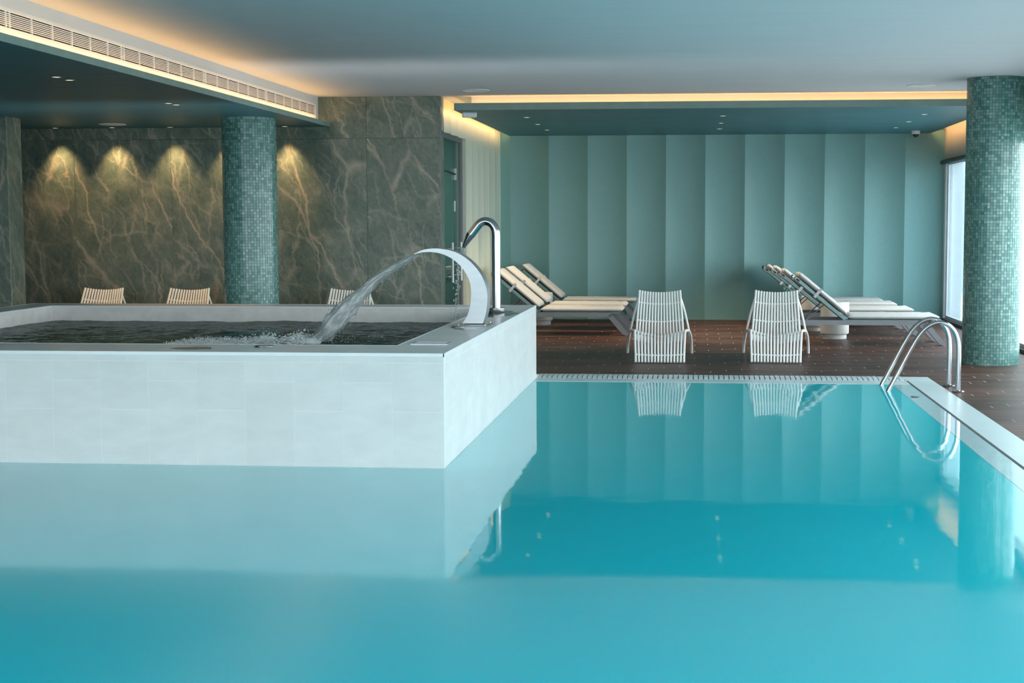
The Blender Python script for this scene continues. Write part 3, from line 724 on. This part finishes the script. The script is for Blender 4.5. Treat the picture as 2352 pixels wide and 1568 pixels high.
gs = root('gooseneck_spout', (-1.692, 11.846, TZ), 'tall polished steel gooseneck pipe with a tapered nozzle on the right rim', 'spout')
cl = fillet([(-1.692, 11.846, .70), (-1.692, 11.846, 1.475), (-1.80, 11.846, 1.52), (-1.866, 11.846, 1.425), (-1.905, 11.846, 1.372)], {1: .16, 2: .09, 3: .02}, 10)
cl = catmull([(-1.692, 11.846, .70), (-1.692, 11.846, 1.0), (-1.692, 11.846, 1.25), (-1.692, 11.846, 1.36), (-1.703, 11.846, 1.415), (-1.735, 11.846, 1.457), (-1.782, 11.846, 1.473), (-1.825, 11.846, 1.459), (-1.857, 11.846, 1.427), (-1.885, 11.846, 1.390), (-1.913, 11.846, 1.355)], 6)
bm = bmesh.new(); tube(bm, cl, .0365, 20); obj('pipe', bm, 'steel', gs, world=True, smooth=True)
bm = bmesh.new(); tube(bm, [(-1.910, 11.846, 1.359), (-1.914, 11.846, 1.354), (-1.975, 11.846, 1.248)], [.0372, .0368, .013], 20); obj('nozzle', bm, 'steel', gs, world=True, smooth=True)
bm = bmesh.new(); lathe(bm, [(.073, 0), (.075, .003), (.075, .042), (.072, .045), (.038, .0455)], 32, (-1.692, 11.846, TZ+.001)); obj('flange', bm, 'steel', gs, world=True, smooth=True)
bm = bmesh.new()
dp = catmull([(-1.975, 11.846, 1.25), (-1.992, 11.845, 1.19), (-2.02, 11.84, 1.05), (-2.035, 11.84, .9), (-2.045, 11.84, .70), (-2.05, 11.84, .56)], 8)
for i, p in enumerate(dp):
    for q in range(3):
        s = .006+.012*i/len(dp); blob(bm, p+Vector((rr.gauss(0, s), rr.gauss(0, s), rr.gauss(0, .012))), rr.uniform(.003, .009)*(1.25-.6*i/len(dp)), 1, 1, 1.9)
o = obj('dripping_water', bm, 'jet', smooth='full', kind='stuff'); o['label'] = 'thin trickle of drops falling from the gooseneck nozzle'; o['category'] = 'water jet'

# ================================================================== COLUMNS
def column(x, y, r_, h, label):
    c = root('column', (x, y, 0), kind='structure'); c['label'] = label
    bm = bmesh.new(); lathe(bm, [(r_-.003, 0), (r_-.003, h)], 64); obj('core', bm, 'colgrout', c, smooth=True)
    n = 60; pit = 2*PI*r_/n; g = .0028; bm = bmesh.new(); rws = int(h/pit); pz = h/rws
    for j in range(rws):
        for k in range(n):
            a0 = (k*pit+g/2)/r_; a1 = ((k+1)*pit-g/2)/r_; z0 = j*pz+g/2; z1 = (j+1)*pz-g/2
            V = [bm.verts.new((R_*math.cos(a), R_*math.sin(a), z)) for R_ in (r_, r_-.004) for a, z in ((a0, z0), (a1, z0), (a1, z1), (a0, z1))]
            bm.faces.new(V[:4])
            for q in range(4): bm.faces.new((V[q], V[4+q], V[4+(q+1) % 4], V[(q+1) % 4]))
    me = bpy.data.meshes.new('mosaic_tiles'); bm.to_mesh(me); bm.free(); link('mosaic_tiles', me, 'mosaic', c, kind='stuff')
column(3.062, 14.695, .287, ZC, 'mosaic column by the ladder')
column(-4.768, 14.71, .287, ZS, 'mosaic column under the dark soffit')

# ================================================================== AIR GRILLE
av = root('air_grille', (XB, 11, 2.76), 'long white slatted air grille along the lit ceiling bulkhead', 'vent')
VY0, VY1, VZ0, VZ1 = 4.0, 15.956, 2.690, 2.832; GX = XB
obj('backing', bx(GX+.001, GX+.003, VY0, VY1-.05, VZ0+.01, VZ1-.01), 'voidm', av, world=True)
bm = bmesh.new(); box(bm, GX+.0005, GX+.016, VY0, VY1, VZ1-.026, VZ1, ch=.002); box(bm, GX+.0005, GX+.016, VY0, VY1, VZ0-.012, VZ0+.016, ch=.002); box(bm, GX+.0005, GX+.016, VY1-.055, VY1, VZ0+.016, VZ1-.026, ch=.002)
obj('frame', bm, 'whitep', av, world=True)
z0, z1 = VZ0+.016, VZ1-.026; ns = 8
for i in range(ns-1):
    z = z0+(z1-z0)*(i+1)/ns; bm = bx(GX+.003, GX+.013, VY0, VY1-.055, z-.0032, z+.0032)
    obj('slat', bm, 'whitep', av, world=True)
y = VY1-.055-.30; k = 0
while y > VY0:
    piece('divider', av, 'whitep', GX+.003, GX+.0145, y-.007, y+.007, z0, z1, ch=0); k += 1
    y -= .30
    if k % 6 == 0:
        piece('divider', av, 'whitep', GX+.003, GX+.0145, y+.30-.05-.007, y+.30-.05+.007, z0, z1, ch=0)

# ================================================================== LAMPS, SPEAKERS, DEVICES
def downlight(x, y, z, label, group, power, size, blend=.6, col=WARM, tilt=0.0):
    d = root('downlight', (x, y, z), label, 'downlight', group)
    bm = bmesh.new(); lathe(bm, [(.030, 0), (.042, 0), (.043, -.003), (.040, -.005), (.030, -.005), (.030, 0)], 20, close=False); obj('ring', bm, 'brushed', d, smooth=True)
    bm = bmesh.new(); lathe(bm, [(.030, -.0015), (.030, -.004), (.012, -.005)], 20); obj('lens', bm, 'lens', d)
    if power:
        l = bpy.data.lights.new('spot', 'SPOT'); l.energy = power; l.color = col; l.spot_size = math.radians(size); l.spot_blend = blend; l.shadow_soft_size = .03
        o = bpy.data.objects.new('spot', l); C.objects.link(o); o.location = (x, y, z-.02); o.rotation_euler = (tilt, 0, 0)
    return d
tags = ['leftmost, nearest the stone pier', 'second from the stone pier', 'third from the stone pier', 'the one hidden by the mosaic column', 'rightmost, right of the mosaic column']
for i, x in enumerate((-7.50, -6.81, -6.11, -5.43, -4.74)):
    downlight(x, 15.94, ZS, 'lit wall washer at the marble wall, '+tags[i], 'wall washers along the marble wall', 92, 76, 1.0, (1.0, .61, .29), .05)
for x, y, t in ((-4.868, 10.39, 'front lamp of the near pair in the dark soffit'), (-4.869, 10.62, 'rear lamp of the near pair in the dark soffit'), (-4.90, 12.76, 'front lamp of the far pair in the dark soffit'), (-4.89, 12.93, 'rear lamp of the far pair in the dark soffit')):
    downlight(x, y, ZS, 'small lit downlight, '+t, 'paired lamps in the left soffit', 14, 60)
for ci, x in enumerate((-2.078, .34, 2.756)):
    for ri, y in enumerate((17.28, 18.5, 19.66)):
        downlight(x, y, ZR, 'lit downlight over the loungers, %s row, %s column' % (('front', 'middle', 'back')[ri], ('left', 'centre', 'right')[ci]), 'grid of lamps over the deck', (140, 240, 35)[ci], 70, .6, (1.0, .74, .48))
def speaker(x, y, z, label):
    s = root('ceiling_speaker', (x, y, z), label, 'speaker', 'round ceiling speakers')
    bm = bmesh.new(); lathe(bm, [(.150, 0), (.152, -.004), (.146, -.008), (.138, -.008), (.138, -.002)], 40, close=False); obj('rim', bm, 'whitep', s, smooth=True)
    bm = bmesh.new(); lathe(bm, [(.138, -.002), (.138, -.0065), (.08, -.0085), (.01, -.009)], 40); obj('grille', bm, 'whitep', s, smooth=True)
speaker(-6.577, 15.41, ZS, 'round white speaker in the dark soffit near the marble wall')
speaker(-2.417, 15.43, ZC, 'round white speaker in the pale ceiling above the glass door')
speaker(2.41, 15.35, ZC, 'round white speaker in the pale ceiling beside the mosaic column')
dt = root('motion_sensor', (-2.66, 16.45, ZR), 'white box sensor under the front corner of the right soffit', 'sensor', rz=.25)
obj('housing', bx(-.085, .085, -.05, .05, -.062, 0, ch=.012), 'whitep', dt); bm = bmesh.new(); lathe(bm, [(.02, -.062), (.016, -.066), (.004, -.068)], 14, (0, -.01, 0)); obj('lens', bm, 'sign', dt)
dc = root('dome_camera', (3.138, 20.37, ZR), 'small dome security camera under the soffit near the back wall', 'camera')
bm = bmesh.new(); lathe(bm, [(.058, 0), (.060, -.03), (.055, -.048), (.046, -.05)], 28); obj('housing', bm, 'whitep', dc, smooth=True)
bm = bmesh.new(); lathe(bm, [(.045, -.049), (.043, -.066), (.032, -.084), (.014, -.094), (.003, -.096)], 24); obj('dome', bm, 'black', dc, smooth=True)

# ================================================================== SLATTED LOUNGE CHAIRS
def cpt(s, t):
    """point on the seat shell: s -1..1 across, t along the profile"""
    prof = [(0, .012), (.05, .08), (.14, .20), (.235, .295), (.33, .318), (.45, .268), (.58, .205), (.70, .185), (.79, .215), (.87, .315), (.95, .44), (1.02, .555), (1.10, .705)]
    wid = [.250, .252, .258, .264, .266, .264, .262, .260, .258, .252, .244, .235, .224]
    dip = [.0, .008, .022, .036, .046, .046, .04, .036, .038, .040, .042, .044, .044]
    n = len(prof)-1; u = max(0, min(n-1e-6, t*n)); i = int(u); f = u-i
    def cat(A, k):
        g = lambda q: A[max(0, min(n, q))][k] if k is not None else A[max(0, min(n, q))]
        a, b, c, d = g(i-1), g(i), g(i+1), g(i+2); return .5*(2*b+(c-a)*f+(2*a-5*b+4*c-d)*f*f+(3*b-a-3*c+d)*f**3)
    y = cat(prof, 0); z = cat(prof, 1); w = cat(wid, None); q = cat(dip, None)*(1-s*s)
    back = max(0, min(1, (t-.66)/.08))
    return Vector((w*s, y+q*.7*back, z-q*(1-.45*back)))
def make_chair(name, loc, label, rz):
    c = root(name, loc, label, 'chair', None, rz)
    for k in range(16):
        s = -1+2*k/15; bm = bmesh.new(); r_ = .0125 if k in (0, 15) else .0114
        tube(bm, [cpt(s, i/34) for i in range(35)], r_, 8); obj('slat', bm, 'white', c, smooth=True)
    for t in (.10, .36, .80, .93):
        bm = bmesh.new(); tube(bm, [cpt(-1+2*i/12, t)-Vector((0, -.006 if t > .6 else .004, .012 if t < .6 else 0)) for i in range(13)], .0085, 8); obj('crossbar', bm, 'white', c, smooth=True)
    for sx__ in (-1, 1):
        bm = bmesh.new()
        tube(bm, catmull([(sx__*.264, .30, .312), (sx__*.285, .42, .312), (sx__*.315, .62, .29), (sx__*.338, .84, .225), (sx__*.352, 1.01, .12), (sx__*.358, 1.09, .012)], 6), .0155, 8)
        obj('leg', bm, 'white', c, smooth=True)
        bm = bmesh.new(); tube(bm, catmull([(sx__*.352, 1.03, .10), (sx__*.32, 1.05, .28), (sx__*.275, 1.06, .48), (sx__*.234, 1.06, .615)], 5), .012, 8); obj('brace', bm, 'white', c, smooth=True)
    return c
ch = make_chair('slatted_lounge_chair', (-.353, 14.42, 0), 'white slatted lounge chair on the deck beside the row of three loungers', math.radians(1.5)); ch['group'] = 'white slatted lounge chairs'
copy_thing(ch, (.848, 14.51, 0), math.radians(-3.2), 'white slatted lounge chair on the deck beside the row of four loungers')
# seen behind the tub: solve where the 0.705 m high backs show
for i, (x, y, l) in enumerate(((-6.86, 14.62, 'slatted lounge chair by the marble wall, nearest the stone pier'), (-5.83, 14.62, 'slatted lounge chair by the marble wall, midway between pier and mosaic column'), (-5.16, 14.965, 'slatted lounge chair mostly hidden behind the mosaic column'), (-3.93, 14.62, 'slatted lounge chair by the marble wall, behind the falling water'))):
    copy_thing(ch, (x, y, 0), 0.0, l)

# ================================================================== SUN LOUNGERS
def make_lounger(name, loc, label):
    L = root(name, loc, label, 'sun lounger')
    W_ = .62
    for y0 in (0.0, W_-.035):
        bm = bmesh.new(); prism(bm, [(.02, .296), (1.52, .296), (1.55, .288), (1.57, .270), (1.545, .238), (1.50, .238), (.04, .238), (-.005, .238), (-.03, .270), (-.01, .288)], 'y', y0, y0+.035); obj('side_rail', bm, 'alu', L)
    for e_ in (0, 1):
        for y0 in (0.0, W_-.085):
            q = lambda x: 1.54-x if e_ else x-.0
            P = [(.0, .285), (-.035, .255), (-.225, .035), (-.245, .004), (-.205, .0), (-.165, .014), (-.13, .05), (.035, .240)]
            f = (lambda p: (1.54-p[0], p[1])) if e_ else (lambda p: p)
            bm = bmesh.new()
            prism(bm, [f(p) for p in P], 'y', y0, y0+.012); prism(bm, [f(p) for p in P], 'y', y0+.073, y0+.085)
            web = [(.0, .285), (-.035, .255), (-.225, .035), (-.240, .010), (-.222, .016), (-.205, .04), (-.02, .25), (.015, .275)]
            web = [(.035, .240), (-.13, .05), (-.165, .014), (-.205, .0), (-.19, .02), (-.15, .06), (.015, .25)]
            prism(bm, [f(p) for p in web], 'y', y0+.012, y0+.073); obj('leg', bm, 'alu', L)
    for xx in (.03, 1.50):
        obj('crossbar', bx(xx-.02, xx+.02, .035, W_-.035, .246, .288), 'alu', L)
    obj('sling_bed', bx(.60, 1.655, .036, W_-.036, .281, .302, ch=.004), 'sling', L)
    # cushion of the seat
    def cush(x0, x1, z0, z1):
        bm = bmesh.new(); nx, ny = 30, 12; top_ = []; bot_ = []
        for i in range(nx+1):
            rt, rb = [], []
            for j in range(ny+1):
                u, v = i/nx, j/ny; x = x0+(x1-x0)*u; y = .015+(W_-.03)*v
                eu = min(u, 1-u)*(x1-x0)/.035; ev = min(v, 1-v)*(W_-.03)/.035; ed = min(1, eu, ev); k = math.sqrt(max(0, 1-(1-ed)**2))
                wr_ = .004*mnoise.noise(Vector((x*6, y*7, 1)))+.003*mnoise.noise(Vector((x*16, y*9, 3)))
                zc = (z0+z1)/2; rt.append(bm.verts.new((x, y, zc+(z1-zc)*(.25+.75*k)+wr_*k))); rb.append(bm.verts.new((x, y, zc-(zc-z0)*(.25+.75*k))))
            top_.append(rt); bot_.append(rb)
        for i in range(nx):
            for j in range(ny): bm.faces.new((top_[i][j], top_[i+1][j], top_[i+1][j+1], top_[i][j+1])); bm.faces.new((bot_[i][j], bot_[i][j+1], bot_[i+1][j+1], bot_[i+1][j]))
        for i in range(nx):
            for j in (0, ny): bm.faces.new((top_[i][j], bot_[i][j], bot_[i+1][j], top_[i+1][j]))
        for j in range(ny):
            for i in (0, nx): bm.faces.new((top_[i][j], top_[i][j+1], bot_[i][j+1], bot_[i][j]))
        return bm
    sc1 = obj('seat_cushion', cush(.63, 1.70, .303, .362), 'cushion', L, smooth='full')
    ang = math.radians(39.8); R_ = Matrix.Translation((.60, 0, .300)) @ Matrix.Rotation(ang, 4, 'Y') @ Matrix.Rotation(PI, 4, 'Z') @ Matrix.Translation((0, -W_, 0))
    def back(bm): bmesh.ops.transform(bm, matrix=R_, verts=bm.verts); return bm
    bm = cush(.035, .775, .032, .095); sc2 = obj('back_cushion', back(bm), 'cushion', L, smooth='full')
    bm = bmesh.new(); ring_ = [(.04, .017, .064), (.77, .017, .064), (.77, W_-.017, .064), (.04, W_-.017, .064), (.04, .017, .064)]; tube(bm, ring_, .005, 6, cap=False); obj('piping', back(bm), 'piping', sc2)
    bm = bmesh.new(); ring_ = [(.635, .017, .333), (1.695, .017, .333), (1.695, W_-.017, .333), (.635, W_-.017, .333), (.635, .017, .333)]; tube(bm, ring_, .004, 6, cap=False); obj('piping', bm, 'piping', sc1)
    bm = bmesh.new(); tube(bm, [(.62, .03, .318), (.62, W_-.03, .318)], .014, 8); obj('hinge_tube', bm, 'sling', L, smooth=True)
    for y0 in (.02, W_-.055):
        bm = bx(.0, .72, y0, y0+.035, -.022, .022, ch=.005); obj('back_rail', back(bm), 'sling', L)
    bm = bx(.02, .70, .055, W_-.055, -.004, .004); obj('back_sling', back(bm), 'sling', L)
    bm = bmesh.new(); tube(bm, catmull([(.70, .03, -.02), (.755, .03, -.024), (.785, .03, .0), (.775, .03, .02)], 4), .010, 8); tube(bm, catmull([(.70, W_-.03, -.02), (.755, W_-.03, -.024), (.785, W_-.03, .0), (.775, W_-.03, .02)], 4), .010, 8); box(bm, .748, .765, .03, W_-.03, -.034, -.016)
    obj('head_bar', back(bm), 'alu', L, smooth=True)
    bm = bmesh.new()
    for a, b, c_, d in ((.005, .013, -.03, .10), (W_-.013, W_-.005, -.03, .10)): box(bm, .44, .475, a, b, c_, d)
    box(bm, .44, .475, .005, W_-.005, -.034, -.028); obj('strap', back(bm), 'cushion', L)
    for y0 in (.09, W_-.09):
        bm = bmesh.new(); tube(bm, [(.14, y0, .285), (.36, y0, .485)], .007, 8); obj('prop', bm, 'alu', L)
    bm = bmesh.new(); tube(bm, [(.36, .06, .485), (.36, W_-.06, .485)], .007, 8); obj('prop_bar', bm, 'alu', L)
    return L
lo = make_lounger('sun_lounger', (1.20, 16.768, 0), 'cushioned sun lounger nearest the pool in the row of four'); lo['group'] = 'sun loungers in the row of four'
for x, y, l in ((1.11, 18.12, 'second cushioned lounger from the pool in the row of four, between two drum tables'), (1.07, 19.33, 'third cushioned lounger from the pool in the row of four'), (1.01, 20.25, 'cushioned lounger of the row of four, closest to the pleated wall')):
    copy_thing(lo, (x, y, 0), None, l)
for x, y, l in ((-2.62, 17.95, 'cushioned lounger nearest the whirlpool in the row of three'), (-2.62, 18.95, 'middle cushioned lounger in the row of three, in front of the drum table'), (-2.54, 20.16, 'cushioned lounger of the row of three, closest to the pleated wall')):
    q = copy_thing(lo, (x, y, 0), None, l); q['group'] = 'sun loungers in the row of three'
# drum tables
def make_table(loc, label):
    t = root('drum_table', loc, label, 'side table', 'white drum side tables')
    bm = bmesh.new(); lathe(bm, [(.165, .058), (.176, .066), (.178, .075), (.178, .452), (.175, .459), (.168, .462), (.165, .456)], 40, close=False); obj('body', bm, 'drum', t, smooth=True)
    bm = bmesh.new(); lathe(bm, [(.150, 0), (.150, .052), (.146, .060)], 36); obj('base', bm, 'drum', t, smooth=True)
    bm = bmesh.new(); lathe(bm, [(.166, .440), (.166, .456), (.162, .4575)], 40); obj('table_top', bm, 'drum', t, smooth=True)
    return t
tb = make_table((1.766, 17.74, 0), 'white drum table between the two nearest loungers of the row of four')
copy_thing(tb, (1.62, 19.03, 0), None, 'white drum table between the second and third loungers of the row of four')
copy_thing(tb, (-2.20, 19.86, 0), None, 'white drum table beside the loungers of the row of three')

# ================================================================== LADDER
la = root('pool_ladder', (2.27, 12.39, 0), 'polished steel pool ladder with two curved rails at the right pool edge', 'ladder')
for y in (12.608, 12.175):
    pts = catmull([(1.70, y, -.9), (1.68, y, -.4), (1.668, y, -.08), (1.672, y, -.02), (1.690, y, .03), (1.72, y, .085), (1.80, y, .245), (1.87, y, .382), (1.93, y, .485), (1.99, y, .553), (2.06, y, .592), (2.125, y, .599), (2.185, y, .572), (2.232, y, .520), (2.259, y, .45), (2.27, y, .37), (2.272, y, .2), (2.272, y, .0)], 6)
    bm = bmesh.new(); tube(bm, pts, .0205, 16); obj('rail', bm, 'steel', la, world=True, smooth=True)
    bm = bmesh.new(); lathe(bm, [(.052, .0), (.053, .006), (.044, .013), (.022, .016)], 28, (2.272, y, .001)); obj('flange', bm, 'steel', la, world=True, smooth=True)
for z in (-.28, -.55, -.82): obj('tread', bx(1.64, 1.72, 12.19, 12.59, z-.012, z+.012, ch=.005), 'steel', la, world=True)
